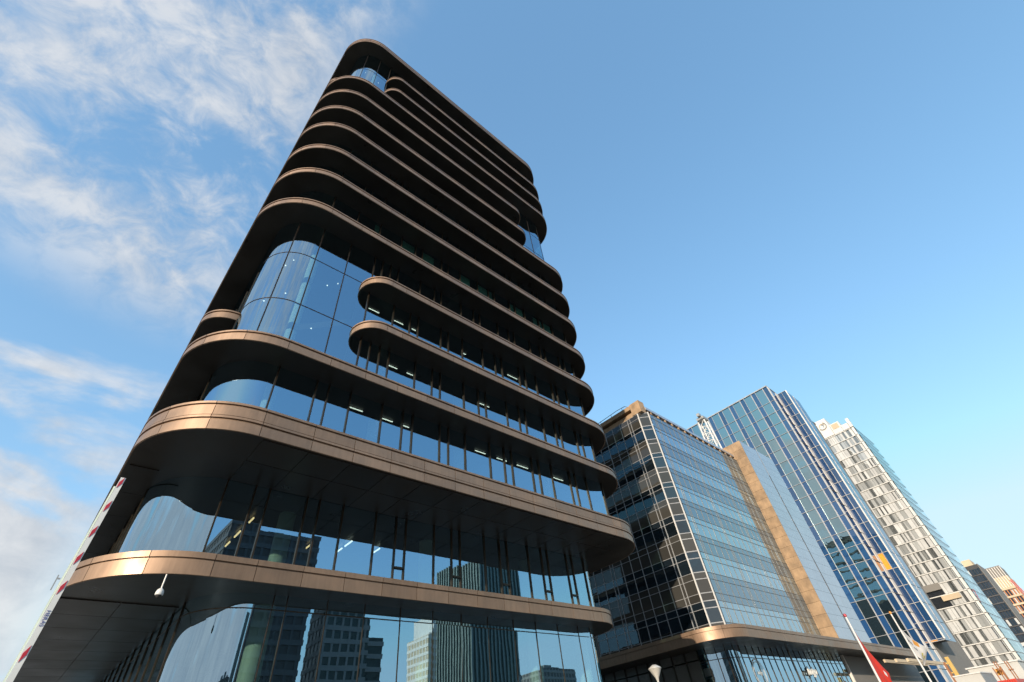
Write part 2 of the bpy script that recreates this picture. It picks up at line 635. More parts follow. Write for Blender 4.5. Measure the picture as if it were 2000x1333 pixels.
def fascia_profile(z0, z1, lip=0.055, groove=0.06):
    """Folded metal: bottom flange, flat face, recessed groove, projecting cap."""
    return [(-0.028, z0 + 0.006), (-0.012, z0), (0.010, z0 + 0.008), (0.010, z0 + 0.026), (0.0, z0 + 0.030), (0.0, z1 - lip - groove), (-0.026, z1 - lip - groove),
            (-0.026, z1 - lip), (0.014, z1 - lip), (0.014, z1), (-0.028, z1)]


STRAIGHT = {}


def fascia_run(band, path, s0, s1, z0, z1, key, lip, groove):
    """One fascia panel between two stations of the path; straight front panels share mesh data."""
    g = 0.007
    mid = path.at((s0 + s1) / 2)
    if mid[3] > -0.02:
        m = MB()
        m.sweep(path.sub(s0 + g, s1 - g), fascia_profile(z0, z1, lip, groove))
        a = path.at(s0)
        return m.build('fascia_run', 'bronze', band, (a[0], a[1], z0), smooth=True)
    a = path.at(s0 + g)
    b = path.at(s1 - g)
    pts = path.sub(s0 + g, s1 - g)
    if abs(a[3] + 1) < 1e-6 and abs(b[3] + 1) < 1e-6:
        k = (key, round(s1 - s0, 3))
        if k in STRAIGHT:
            o = bpy.data.objects.new('fascia_panel', STRAIGHT[k])
            o.rotation_euler = (0, 0, R(random.gauss(0, 0.10)))
            return link(o, band, V(a[0], a[1], z0))
        m = MB()
        m.sweep(pts, fascia_profile(z0, z1, lip, groove))
        o = m.build('fascia_panel', 'bronze', band, (a[0], a[1], z0))
        STRAIGHT[k] = o.data
        return o
    m = MB()
    m.sweep(pts, fascia_profile(z0, z1, lip, groove))
    return m.build('fascia_panel', 'bronze', band, (a[0], a[1], z0), smooth=True)


MOD = 1.055
bands = []
for i, (z0, z1) in enumerate(ZB):
    if i == 0:
        P = LOW
        poly_extra = []
    elif i in (3, 4):
        P = left_short(3.87, 12.22 if i == 3 else 16.0)
        poly_extra = [(3.4, 13.6), (4.4, 12.6)]
    elif i in (12, 13):
        P = left_short(2.84, 12.4)
        poly_extra = [(2.9, 13.2), (3.5, 12.6)]
    elif i in (9, 10):
        P = right_short(13.64 if i == 9 else 13.5, 13.0)
        poly_extra = [(13.2, 12.6), (13.9, 13.6)]
    else:
        P = FULL
        poly_extra = []
    poly = [(x - nx * 0.03, y - ny * 0.03) for x, y, nx, ny in P.sub(0, P.len - (1e-4 if not poly_extra else 0))]
    m = MB()
    m.plate(poly + poly_extra, z0 + 0.012, z1 - 0.012)
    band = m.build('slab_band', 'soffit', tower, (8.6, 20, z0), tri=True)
    bands.append(band)
    # stations: fixed module on the front, three panels round each corner, longer runs at the sides
    st = []
    front = None
    for a, b, g in P.segs:
        if g[0] == 'A':
            k = 3 if g[2] > 1.2 else 1
            st += [a + (b - a) * j / k for j in range(k)]
        else:
            fr = abs(g[1][1] - g[2][1]) < 1e-6 and g[2][0] > g[1][0]
            st.append(a)
            if fr:
                s = a + ((2.12 - g[1][0]) % MOD)
                while s < b - 0.35:
                    if s > a + 0.35:
                        st.append(s)
                    s += MOD if i < 8 else MOD * 2
            else:
                k = 3 if g[1][0] < 5 and g[2][0] < 5 else 2
                st += [a + (b - a) * j / k for j in range(1, k)]
    st = sorted(set(round(s, 5) for s in st)) + [P.len]
    if i == 1:
        rows = [(z0, 6.345, 0.0, 0.05), (6.352, 6.43, 0.02, 0.02), (6.437, z1, 0.05, 0.05)]
        rows = [(z0, 6.36, 0.055, 0.055), (6.366, z1, 0.055, 0.05)]
    elif i == 0:
        rows = [(z0, z1, 0.12, 0.035)]
    elif i == 14:
        rows = [(z0, 37.08, 0.06, 0.06), (37.088, z1, 0.06, 0.06)]
    else:
        rows = [(z0, z1, 0.05, 0.055)]
    for ri, (a, b, lip, gr) in enumerate(rows):
        for s0, s1 in zip(st[:-1], st[1:]):
            if s1 - s0 > 0.05:
                fascia_run(band, P, s0, s1, a, b, (i, ri), lip, gr)
# soffit panels under the two lowest bands
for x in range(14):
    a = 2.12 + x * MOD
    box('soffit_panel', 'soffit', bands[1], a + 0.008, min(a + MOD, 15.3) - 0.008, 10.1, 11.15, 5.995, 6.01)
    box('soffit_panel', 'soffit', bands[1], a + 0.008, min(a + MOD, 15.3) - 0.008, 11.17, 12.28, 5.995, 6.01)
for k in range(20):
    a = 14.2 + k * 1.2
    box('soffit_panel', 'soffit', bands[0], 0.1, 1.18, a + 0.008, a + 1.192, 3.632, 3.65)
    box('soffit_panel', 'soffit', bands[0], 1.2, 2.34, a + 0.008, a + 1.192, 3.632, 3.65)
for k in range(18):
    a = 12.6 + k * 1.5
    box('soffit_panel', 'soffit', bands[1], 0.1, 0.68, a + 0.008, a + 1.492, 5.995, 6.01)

# glazing
GL_UP = round_rect(0.83, 16.5, 10.83, 41.2, 1.2, 1.2)
GL_F2 = round_rect(0.70, 16.42, 12.30, 40.4, 1.5, 1.25)
GL_G = round_rect(2.38, 16.42, 12.65, 40.0, 1.2, 1.25)
FA = [2.12, 3.19, 3.54, 4.21, 5.26, 5.98, 6.34, 7.38, 7.73, 8.42, 9.51, 10.18, 10.55, 11.58, 11.95, 12.64, 13.69, 14.03, 14.72, 15.75]
FB = [2.12, 3.19, 4.22, 4.56, 4.92, 5.27, 6.32, 7.03, 7.38, 8.44, 9.13, 9.49, 10.57, 11.24, 11.60, 12.64, 13.36, 13.69, 14.73, 15.10, 15.78]
FC = [2.12, 3.19, 4.21, 5.26, 5.97, 6.33, 7.38, 7.74, 8.44, 9.50, 10.19, 10.57, 11.59, 11.97, 12.65, 13.70, 14.02, 14.74, 15.78]
F2 = [2.10, 2.77, 3.12, 4.11, 4.46, 5.15, 6.18, 6.86, 7.20, 8.22, 8.89, 9.22, 10.24, 10.91, 11.26, 12.27, 12.96, 13.28, 14.32, 14.64, 15.32]
FG = [3.96, 4.28, 5.29, 6.32, 7.40, 8.47, 9.49, 10.52, 11.60, 12.61, 13.68, 14.74, 15.40]


def jit(a=0.20):
    return (R(random.gauss(0, a)), 0, R(random.gauss(0, a)))


def front_glass(path, y, xs, z0, z1, mw, md, heads=True):
    """Front panes and mullions at the listed x positions."""
    for a, b in zip(xs[:-1], xs[1:]):
        box('window_pane', 'tower_glass', tower, a, b, y - 0.008, y + 0.008, z0, z1, jit())
    for a in xs:
        box('mullion', 'mullion', tower, a - mw / 2, a + mw / 2, y - md, y + 0.05, z0, z1)


def curve_glass(path, s_list, z0, z1, name='curved_pane'):
    for s0, s1 in zip(s_list[:-1], s_list[1:]):
        a = path.at(s0)
        m = MB()
        m.sweep(path.sub(s0, s1), [(-0.008, z0), (0.008, z0), (0.008, z1), (-0.008, z1)])
        m.build(name, 'curved_glass', tower, (a[0], a[1], z0), smooth=True)


def corner_stations(path, xs):
    """Stations of the left corner (from its left end to the first front mullion) and of the right corner."""
    a0, a1, g = path.segs[1]
    fs = path.segs[2]
    l_end = fs[0] + (xs[0] - fs[2][1][0])
    r_start = fs[0] + (xs[-1] - fs[2][1][0])
    b1_ = path.segs[3][1]
    return a0, l_end, r_start, b1_


def side_glass(path, y_front, z0, z1, name='side_pane'):
    x0 = path.segs[0][2][1][0]
    x1 = path.segs[4][2][1][0]
    ys = y_front + 1.06 * 2
    k = 0
    yy = path.segs[0][2][2][1]
    yb = path.segs[0][2][1][1]
    n = 5
    for j in range(n):
        a = yy + (yb - yy) * j / n
        b = yy + (yb - yy) * (j + 1) / n
        box(name, 'tower_glass', tower, x0 - 0.008, x0 + 0.008, a, b, z0, z1)
    box('end_pane', 'tower_glass', tower, x1 - 0.008, x1 + 0.008, path.segs[4][2][1][1], path.segs[4][2][2][1], z0, z1)
    box('rear_pane', 'tower_glass', tower, path.segs[6][2][2][0], path.segs[6][2][1][0], path.segs[6][2][1][1] - 0.008, path.segs[6][2][1][1] + 0.008, z0, z1)


def side_mullions(path, z0, z1, ys):
    x0 = path.segs[0][2][1][0]
    for y in ys:
        box('side_mullion', 'mullion', tower, x0 - 0.035, x0 + 0.05, y - 0.012, y + 0.012, z0, z1)


def cap_mullion(path, s, z0, z1, w=0.045, d=0.07):
    x, y, nx, ny = path.at(s)
    m = MB()
    m.bar((x + nx * d * 0.3, y + ny * d * 0.3, z0), (x + nx * d * 0.3, y + ny * d * 0.3, z1), w)
    m.build('mullion', 'mullion', tower, (x, y, z0))


pat = {1: FA, 2: FB, 3: FC, 4: FB, 5: FC, 6: FA, 7: FB, 8: FC}
for i in range(1, 14):
    z0 = ZB[i][1] - 0.02
    z1 = ZB[i + 1][0] + 0.01
    xs = pat.get(i)
    if xs is None:
        xs = [2.12 + 2.11 * k for k in range(7)] + [15.78]
    # double-height bays start at the noses of the short bands
    if i in (2, 3, 4):
        xs = [x for x in xs if x > 4.0]
    if i in (11, 12, 13):
        xs = [2.9] + [x for x in xs if x > 3.0]
    if i in (8, 9, 10):
        xs = [x for x in xs if x < 13.4] + [13.4]
    front_glass(GL_UP, 10.83, xs, z0, z1, 0.036, 0.055)
    a0, le, rs, re = corner_stations(GL_UP, xs)
    if i not in (2, 3, 4, 11, 12, 13):
        curve_glass(GL_UP, [a0, (a0 + le) / 2, le], z0, z1)
    if i not in (8, 9, 10):
        curve_glass(GL_UP, [rs, re], z0, z1)
    side_glass(GL_UP, 10.83, z0, z1)
    if i < 4:
        side_mullions(GL_UP, z0, z1, [12.15 + 1.06 * k for k in range(7)])


def bay(path, s_list, zs):
    """Tall glazed bay without floors: panes in rows, thin mullions and transoms."""
    for za, zb in zip(zs[:-1], zs[1:]):
        for s0, s1 in zip(s_list[:-1], s_list[1:]):
            a = path.at(s0)
            m = MB()
            m.sweep(path.sub(s0, s1), [(-0.008, za), (0.008, za), (0.008, zb), (-0.008, zb)])
            m.build('bay_pane', 'curved_glass', tower, (a[0], a[1], za), smooth=True)
    for z in zs[1:-1]:
        a = path.at(s_list[0])
        m = MB()
        m.sweep(path.sub(s_list[0], s_list[-1]), [(-0.03, z - 0.014), (0.016, z - 0.014), (0.016, z + 0.014), (-0.03, z + 0.014)])
        m.build('transom', 'bronze_dark', tower, (a[0], a[1], z))
    for s in s_list[1:]:
        x, y, nx, ny = path.at(s)
        m = MB()
        m.bar((x, y, zs[0]), (x, y, zs[-1]), 0.035, 0.05)
        m.build('mullion', 'bronze_dark', tower, (x, y, zs[0]))


s_arc, s_fr = GL_UP.segs[1][0], GL_UP.segs[2][0]
xf = GL_UP.segs[2][2][1][0]
bay(GL_UP, [s_arc, s_arc + 1.1, s_fr + 2.12 - xf, s_fr + 3.19 - xf, s_fr + 4.21 - xf], [8.98, 11.25, 13.62, 15.46])
bay(GL_UP, [s_arc, s_arc + 1.1, s_fr + 2.12 - xf, s_fr + 2.9 - xf], [29.47, 31.6, 33.8, 36.76])
sr0, sr1 = GL_UP.segs[3][0], GL_UP.segs[3][1]
bay(GL_UP, [s_fr + 13.4 - xf, s_fr + 14.7 - xf, sr0 + 0.4, sr1], [22.72, 24.9, 27.1, 29.16])

# first floor (between the two lowest bands)
front_glass(GL_F2, 12.30, F2, 4.08, 6.01, 0.036, 0.055)
a0, le, rs, re = corner_stations(GL_F2, F2)
curve_glass(GL_F2, [a0, a0 + 0.9, a0 + 1.75, le], 4.08, 6.01)
curve_glass(GL_F2, [rs, re], 4.08, 6.01)
side_glass(GL_F2, 12.30, 4.08, 6.01)
side_mullions(GL_F2, 4.08, 6.01, [13.8 + 1.06 * k for k in range(10)])
for a, b in ((6.86, 7.20), (8.89, 9.22), (10.91, 11.26), (12.96, 13.28), (14.32, 14.64)):
    box('vent_transom', 'mullion', tower, a + 0.03, b - 0.03, 12.23, 12.29, 4.53, 4.575)

# ground floor
front_glass(GL_G, 12.65, FG, GZ, 3.34, 0.022, 0.022)
front_glass(GL_G, 12.65, FG, 3.345, 3.66, 0.022, 0.022)
a0, le, rs, re = corner_stations(GL_G, FG)
for za, zb in ((GZ, 3.34), (3.345, 3.66)):
    curve_glass(GL_G, [a0, a0 + 0.95, a0 + 1.9, le], za, zb)
    curve_glass(GL_G, [rs, re], za, zb)
    side_glass(GL_G, 12.65, za, zb)
m = MB()
m.sweep(GL_G.sub(0, GL_G.segs[4][1]), [(-0.03, 3.33), (0.022, 3.33), (0.022, 3.352), (-0.03, 3.352)])
m.build('transom', 'mullion', tower, (8.6, 20, 3.34))
side_mullions(GL_G, GZ, 3.66, [13.85 + 0.97 * k for k in range(13)])
cap_mullion(GL_G, a0 + 0.02, GZ, 3.66, 0.035, 0.06)

# inside: core, columns, floor finishes, lamps
box('core_wall', 'core', tower, 5.2, 13.8, 15.6, 36.0, GZ, 36.8)
for x in (2.3, 5.5, 8.85, 13.3):
    for z in range(1, 14):
        lo, hi = ZB[z][1], ZB[z + 1][0]
        if z > 9 and x not in (2.3,):
            continue
        m = MB()
        m.lathe(x, 11.8, [(0.165, lo - 0.02), (0.165, hi + 0.02)], 20)
        m.build('column', 'concrete_white', tower, (x, 11.8, lo), smooth=True)
m = MB()
m.lathe(15.3, 12.1, [(0.165, 22.7), (0.165, 29.2)], 20)
m.build('column', 'concrete_white', tower, (15.3, 12.1, 22.7), smooth=True)
for x, y in ((4.1, 13.6), (8.78, 13.6), (13.35, 13.6), (16.0, 13.7)):
    m = MB()
    m.lathe(x, y, [(0.24, GZ), (0.24, 3.66)], 20)
    m.build('column', 'concrete_white', tower, (x, y, GZ), smooth=True)
    m = MB()
    m.lathe(x, y, [(0.22, 4.08), (0.22, 6.02)], 20)
    m.build('column', 'concrete_white', tower, (x, y, 4.08), smooth=True)
strips = {8.66: [(4.44, 4.91), (5.6, 5.97), (6.32, 6.58), (9.35, 9.84), (10.39, 10.88), (11.4, 11.99), (13.4, 14.0)],
          10.91: [(5.56, 5.95), (6.34, 6.6), (9.7, 10.2)], 13.23: [(4.54, 4.97), (5.62, 6.02), (6.41, 6.6), (11.48, 12.08), (8.9, 9.1)],
          15.45: [(7.9, 8.3)], 17.8: [(8.2, 8.6)]}
for z, l_ in strips.items():
    for a, b in l_:
        box('ceiling_lamp', 'lamp_white', tower, a, b, 11.41, 11.44, z - 0.04, z - 0.02)
for x, a, b in ((5.5, 15.2, 15.55), (6.5, 15.1, 15.5), (6.5, 14.4, 14.9), (3.34, 14.05, 14.4), (3.34, 15.1, 15.6), (3.34, 16.0, 16.4), (7.6, 14.6, 15.0)):
    box('ceiling_lamp', 'lamp_warm' if x < 6 else 'lamp_white', tower, x - 0.018, x + 0.018, a, b, 5.92, 5.96)
for x, y, z in ((1.74, 12.6, 15.2), (1.55, 12.6, 14.7), (1.88, 12.6, 13.32), (1.33, 12.6, 12.53), (3.56, 12.6, 15.1), (3.18, 12.6, 14.71),
                (1.64, 12.0, 36.3), (2.64, 12.0, 36.25), (3.05, 12.6, 12.2), (2.6, 12.9, 10.6)):
    m = MB()
    m.lathe(x, y, [(0.008, z - 0.028), (0.024, z - 0.012), (0.028, z), (0.02, z + 0.02), (0.006, z + 0.03)], 12)
    m.build('pendant_lamp', 'lamp_white', tower, (x, y, z), smooth=True)

# green blinds drawn on the sixth floor
for a, b in ((4.0, 4.25), (5.3, 5.95), (6.36, 7.0), (8.46, 9.10), (9.5, 10.5), (11.62, 12.6), (13.38, 13.67), (13.72, 14.7)):
    box('blind', 'blind', tower, a, b, 10.90, 10.92, 15.85, 17.78)

# roof plant screen
box('roof_screen', 'bronze_dark', tower, 3.0, 14.5, 15.0, 38.0, 37.3, 38.4)

# dome camera under the lowest band
dome = thing('security_camera', 'small white dome security camera hanging under the lowest bronze band', 'camera', (1.55, 11.98, 3.2))
m = MB()
m.lathe(1.55, 11.98, [(0.014, 3.37), (0.014, 3.65)], 10)
m.build('stem', 'white_metal', dome, (1.55, 11.98, 3.4), smooth=True)
m = MB()
m.lathe(1.55, 11.98, [(0.068, 3.252), (0.074, 3.264), (0.072, 3.305), (0.06, 3.345), (0.03, 3.375), (0.012, 3.38)], 20)
m.build('housing', 'white_metal', dome, (1.55, 11.98, 3.3), smooth=True)
m = MB()
m.lathe(1.55, 11.98, [(0.006, 3.196), (0.028, 3.203), (0.046, 3.222), (0.052, 3.253)], 20)
m.build('lens_dome', 'black_rubber', dome, (1.55, 11.98, 3.2), smooth=True)


# ---------------------------------------------------------------- glass corner block beside the tower
block = thing('glass_block', 'glass corner block with white gridded facade and bronze canopy, right beside the tower', 'office block', (34, 20, GZ))
BX, BY = 27.39, 13.5
LV = [18.59, 18.24, 17.48, 17.17, 16.35, 16.01, 15.24, 14.92, 14.13, 13.78, 13.03, 12.70, 11.94, 11.59, 10.84, 10.46, 9.67, 9.32, 8.58, 8.18, 7.42,
      7.06, 6.33, 5.93, 5.58, 4.85, 4.43]
TY = list('sSwWsSwWsSwWsSwWsSwWsSswWs')
LY = [14.06, 14.83, 15.06, 15.80, 16.55, 17.28, 18.03, 18.75, 19.47, 19.72, 20.46, 21.2, 21.95]
box('wall_body', 'interior_dark', block, BX + 0.15, 41.7, 14.3, 34, 4.4, 18.6)
box('side_wall', 'spandrel_grey', block, BX - 0.01, BX + 0.14, 22.0, 34, 4.4, 18.6)
for zb, (za, ty) in zip(LV[1:], zip(LV[:-1], TY)):
    win = ty in 'wW'
    for a, b in zip(LY[:-1], LY[1:]):
        box('window_pane' if win else 'spandrel_panel', 'b2_glass_shaded' if win else 'b2_spandrel_shaded', block, BX, BX + 0.05, a + 0.01, b - 0.01, zb + 0.01, za - 0.01,
            (0, R(random.gauss(0, 0.12)), R(random.gauss(0, 0.12))))
    o = box('window_pane' if win else 'spandrel_panel', 'b2_glass_shaded' if win else 'b2_spandrel_shaded', block, BX + 0.28 - 0.38, BX + 0.28 + 0.38,
            13.78 - 0.02, 13.78 + 0.03, zb + 0.01, za - 0.01, (0, 0, R(-45)))
for z in LV:
    box('transom', 'grid_line', block, BX - 0.02, BX + 0.02, 14.08, 22.0, z - 0.013, z + 0.013)
    box('transom', 'grid_line', block, BX + 0.28 - 0.36, BX + 0.28 + 0.36, 13.735, 13.775, z - 0.024, z + 0.024, (0, 0, R(-45)))
for y in LY[1:]:
    box('mullion', 'grid_line', block, BX - 0.035, BX + 0.02, y - 0.015, y + 0.015, 4.4, 18.62)
for x, y in ((BX - 0.01, 14.05), (27.94, 13.49)):
    m = MB()
    m.bar((x, y, 4.4), (x, y, 18.66), 0.075)
    m.build('corner_post', 'white_metal', block, (x, y, 4.4))
# street front: panes too small to pick apart singly
FX = [27.95 + 0.2]
x = 28.70
k = 0
while x < 41.5:
    FX.append(x)
    if k % 5 == 0:
        FX.append(x + 0.24)
        x += 0.24
    x += 0.74
    k += 1
FX.append(41.68)
gm, sm, mm = MB(), MB(), MB()
for zb, (za, ty) in zip(LV[1:], zip(LV[:-1], TY)):
    for a, b in zip(FX[:-1], FX[1:]):
        t1, t2 = random.gauss(0, 0.0012), random.gauss(0, 0.0012)
        v = [(a, BY + t1, zb), (b, BY - t1, zb), (b, BY - t1 + t2, za), (a, BY + t1 + t2, za)]
        (gm if ty in 'wW' else sm).add(v, [(0, 1, 2, 3)])
for z in LV:
    mm.box(27.95, 41.68, BY - 0.02, BY + 0.04, z - 0.010, z + 0.010)
for x in FX[1:-1]:
    mm.box(x - 0.011, x + 0.011, BY - 0.022, BY + 0.04, 4.4, 18.6)
tag(gm.build('front_glazing', 'b2_front_glass', block, (34, BY, 10)), kind='stuff')
tag(sm.build('front_spandrels', 'b2_front_spandrel', block, (34, BY, 10)), kind='stuff')
tag(mm.build('front_mullions', 'front_line', block, (34, BY, 10)), kind='stuff')
# roof edge in stone
box('roof_parapet', 'stone', block, 27.30, 28.2, 14.45, 34, 19.22, 19.55)
box('roof_parapet', 'stone', block, 27.45, 28.2, 14.45, 34, 18.62, 19.00)
box('parapet_gap', 'dark_joint', block, 27.9, 28.1, 14.45, 34, 18.9, 19.3)
box('corner_stone', 'stone', block, 27.32, 28.0, 13.62, 14.45, 18.63, 19.62)
box('roof_parapet', 'panel_grey', block, 28.0, 41.7, 13.55, 14.3, 18.98, 19.2)
box('parapet_gap', 'dark_joint', block, 28.0, 41.7, 13.75, 14.2, 18.6, 19.0)
for k in range(14):
    box('bracket', 'stone', block, 28.6 + k * 0.95, 28.72 + k * 0.95, 13.56, 13.8, 18.62, 18.99)
m = MB()
pts = [(27.6, 17.9, 19.9), (27.6, 15.8, 20.0), (27.6, 15.0, 19.95), (27.7, 14.6, 19.6)]
for p, q in zip(pts[:-1], pts[1:]):
    m.bar(p, q, 0.03)
for y in (17.5, 16.4, 15.3):
    m.bar((27.6, y, 19.5), (27.6, y, 19.97), 0.025)
m.build('roof_rail', 'bronze_dark', block, (27.6, 16, 19.9))
# projecting stone pier
PX, PY = 41.7, 12.5
box('pier_body', 'dark_joint', block, PX + 0.03, 48.6, PY + 0.03, 16.5, 4.4, 20.17)
nr = 20
for r_ in range(nr):
    z0 = 4.5 + r_ * (20.2 - 4.5) / nr
    z1 = z0 + (20.2 - 4.5) / nr - 0.012
    for a, b in ((12.5, 13.42), (13.432, 14.42)):
        box('stone_slab', 'stone', block, PX + random.uniform(-0.004, 0.004), PX + 0.06, a, b, z0, z1)
    for a, b in ((41.77, 43.4), (43.412, 45.05), (45.21, 46.8), (46.812, 48.6)):
        box('cladding_panel', 'panel_grey', block, a, b, PY, PY + 0.05, z0, z1, (R(random.gauss(0, 0.08)), 0, R(random.gauss(0, 0.08))))  # grey-blue colour paints in sky reflected by the pier's polished stone
box('pier_slot', 'bronze_dark', block, 45.05, 45.21, PY - 0.012, PY + 0.03, 4.5, 17.6)
# bronze canopy band
CP = Path([('L', (25.6, 30), (25.6, 14.3)), ('A', (27.6, 14.3), 2.0, PI, 1.5 * PI), ('L', (27.6, 12.3), (60.5, 12.3))])
poly = [(x - nx * 0.03, y - ny * 0.03) for x, y, nx, ny in CP.sub(0, CP.len)]
m = MB()
m.plate(poly + [(60.5, 20), (40, 30)], 3.90, 4.42)
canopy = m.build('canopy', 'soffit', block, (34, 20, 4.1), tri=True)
stn = [0]
for a, b, g in CP.segs:
    k = max(1, round((b - a) / (1.26 if g[0] == 'A' else 2.2)))
    stn += [a + (b - a) * j / k for j in range(1, k + 1)]
for s0, s1 in zip(stn[:-1], stn[1:]):
    a = CP.at(s0)
    m = MB()
    m.sweep(CP.sub(s0 + 0.006, s1 - 0.006), fascia_profile(3.88, 4.45, 0.16, 0.03))
    m.build('fascia_panel', 'bronze', canopy, (a[0], a[1], 3.9), smooth=True)
# shop front below the canopy
GC = Path([('L', (27.85, 24), (27.85, 15.6)), ('A', (29.35, 15.6), 1.7, PI, 1.5 * PI), ('L', (29.35, 13.9), (45.0, 13.9))])
sa, sb = GC.segs[1][0], GC.segs[1][1]
sts = [sa + (sb - sa) * j / 5 for j in range(6)] + [sb + 0.80 * j for j in range(1, 20) if 0.80 * j < 15.6]
for s0, s1 in zip(sts[:-1], sts[1:]):
    a = GC.at(s0)
    for za, zb in ((GZ, 3.33), (3.35, 3.93)):
        m = MB()
        m.sweep(GC.sub(s0, s1), [(-0.008, za), (0.008, za), (0.008, zb), (-0.008, zb)])
        m.build('shop_pane', 'curved_glass', block, (a[0], a[1], za), smooth=True)
for j, s in enumerate(sts):
    x, y, nx, ny = GC.at(s)
    m = MB()
    wd = 0.16 if j in (13, 18) else 0.022
    m.bar((x + nx * 0.02, y + ny * 0.02, GZ), (x + nx * 0.02, y + ny * 0.02, 3.93), wd, 0.04)
    m.build('shop_post', 'bronze_dark' if j > 5 else 'mullion', block, (x, y, GZ))
m = MB()
m.sweep(GC.sub(sa, GC.len), [(-0.03, 3.325), (0.03, 3.325), (0.03, 3.355), (-0.03, 3.355)])
m.build('transom', 'bronze_dark', block, (34, 14, 3.34))
y = 15.6
while y < 23.5:
    box('shop_panel', 'spandrel_grey', block, 27.8, 27.9, y + 0.05, y + 0.78, GZ, 3.45)
    box('shop_post', 'bronze_dark', block, 27.75, 27.9, y + 0.79, y + 0.84, GZ, 3.92)
    box('shop_panel', 'spandrel_grey', block, 27.8, 27.9, y + 0.05, y + 0.78, 3.52, 3.9)
    y += 0.85
box('shop_interior', 'interior_dark', block, 31.5, 47.5, 17.0, 26, GZ, 3.9)
box('podium_wall', 'grey_wall', block, 45.05, 64, 13.95, 16, GZ, 3.92)
box('wall_trim', 'cream_stone', block, 44.9, 45.05, 13.8, 14.0, GZ, 3.92)
for k in range(3):
    box('canopy_beam', 'sand_stone', block, 50, 62, 12.6 - k * 0.75, 12.75 - k * 0.75, 3.35 - 0.1 * k, 3.55 - 0.1 * k)


def text_obj(name, body, mat, parent, loc, mat3, size, extrude, shear=0.0, spacing=1.0):
    cu = bpy.data.curves.new(name, 'FONT')
    cu.body = body
    cu.size = size
    cu.extrude = extrude
    cu.shear = shear
    cu.space_character = spacing
    cu.align_x = 'CENTER'
    cu.align_y = 'CENTER'
    tmp = bpy.data.objects.new(name, cu)
    COL.objects.link(tmp)
    bpy.context.view_layer.update()
    me = bpy.data.meshes.new_from_object(tmp.evaluated_get(bpy.context.evaluated_depsgraph_get()))
    bpy.data.objects.remove(tmp)
    bpy.data.curves.remove(cu)
    me.materials.clear()
    me.materials.append(MATS[mat])
    o = bpy.data.objects.new(name, me)
    o.rotation_euler = mat3.to_euler()
    return link(o, parent, V(*loc))


FRONT = Matrix(((1, 0, 0), (0, 0, -1), (0, 1, 0)))       # text that faces the street (-Y)
sign = thing('shop_sign', 'white script lettering mounted on the shop glass under the bronze canopy', 'sign', (37.6, 13.5, 2.4))
text_obj('lettering', 'Indigo', 'white_paint', sign, (37.6, 13.70, 2.80), FRONT, 1.0, 0.05, 0.35, 0.92)
m = MB()
for x in (36.9, 38.2):
    m.bar((x, 13.72, 2.75), (x, 13.90, 2.75), 0.03)
m.build('bracket', 'bronze_dark', sign, (37.6, 13.8, 2.75))
ring = thing('window_emblem', 'thin white double ring emblem on the rounded corner shop window', 'emblem', (30.7, 13.86, 2.6))


def torus_ring(name, mat, parent, cx, y, cz, r, w):
    m = MB()
    n = 48
    v, f = [], []
    for i in range(n):
        a = 2 * PI * i / n
        for rr2, dy in ((r - w, 0), (r + w, 0), (r + w, 0.01), (r - w, 0.01)):
            v.append((cx + rr2 * math.cos(a), y + dy, cz + rr2 * math.sin(a)))
    for i in range(n):
        j = (i + 1) % n
        for k in range(4):
            k2 = (k + 1) % 4
            f.append((i * 4 + k, i * 4 + k2, j * 4 + k2, j * 4 + k))
    m.add(v, f)
    return m.build(name, mat, parent, (cx, y, cz))


torus_ring('outer_ring', 'white_paint', ring, 30.7, 13.86, 2.62, 0.66, 0.02)
torus_ring('inner_ring', 'white_paint', ring, 30.7, 13.86, 2.62, 0.55, 0.012)
text_obj('lettering', 'Indigo', 'white_paint', ring, (30.7, 13.86, 2.66), FRONT, 0.42, 0.004, 0.35, 0.92)

# steel lattice mast on the block's roof
mast = thing('roof_mast', 'pale steel lattice mast standing on the roof behind the stone pier', 'mast', (42.9, 14.9, 20.2))
m = MB()
W0, W1, ZA, ZC = 0.55, 0.34, 18.6, 24.3
lg = lambda sx, sy, t: (42.9 + sx * (W0 + (W1 - W0) * t), 15.3 + sy * (W0 + (W1 - W0) * t), ZA + (ZC - ZA) * t)
cn = ((-1, -1), (1, -1), (1, 1), (-1, 1))
for sx, sy in cn:
    mm2 = MB()
    mm2.bar(lg(sx, sy, 0), lg(sx, sy, 1), 0.11)
    mm2.build('leg', 'crane_white', mast, lg(sx, sy, 0))
for k in range(7):
    t0, t1 = k / 7, (k + 1) / 7
    for (a, b) in zip(cn, cn[1:] + cn[:1]):
        m.bar(lg(*a, t0), lg(*b, t1), 0.05)
        m.bar(lg(*a, t1), lg(*b, t1), 0.05)
m.build('bracing', 'crane_white', mast, (42.9, 15.3, 19))
m = MB()
m.box(42.3, 43.3, 14.8, 15.6, 24.3, 24.55)
m.box(42.0, 42.5, 15.0, 15.3, 24.55, 24.85)
m.build('head', 'galvanised', mast, (42.8, 15.2, 24.4))

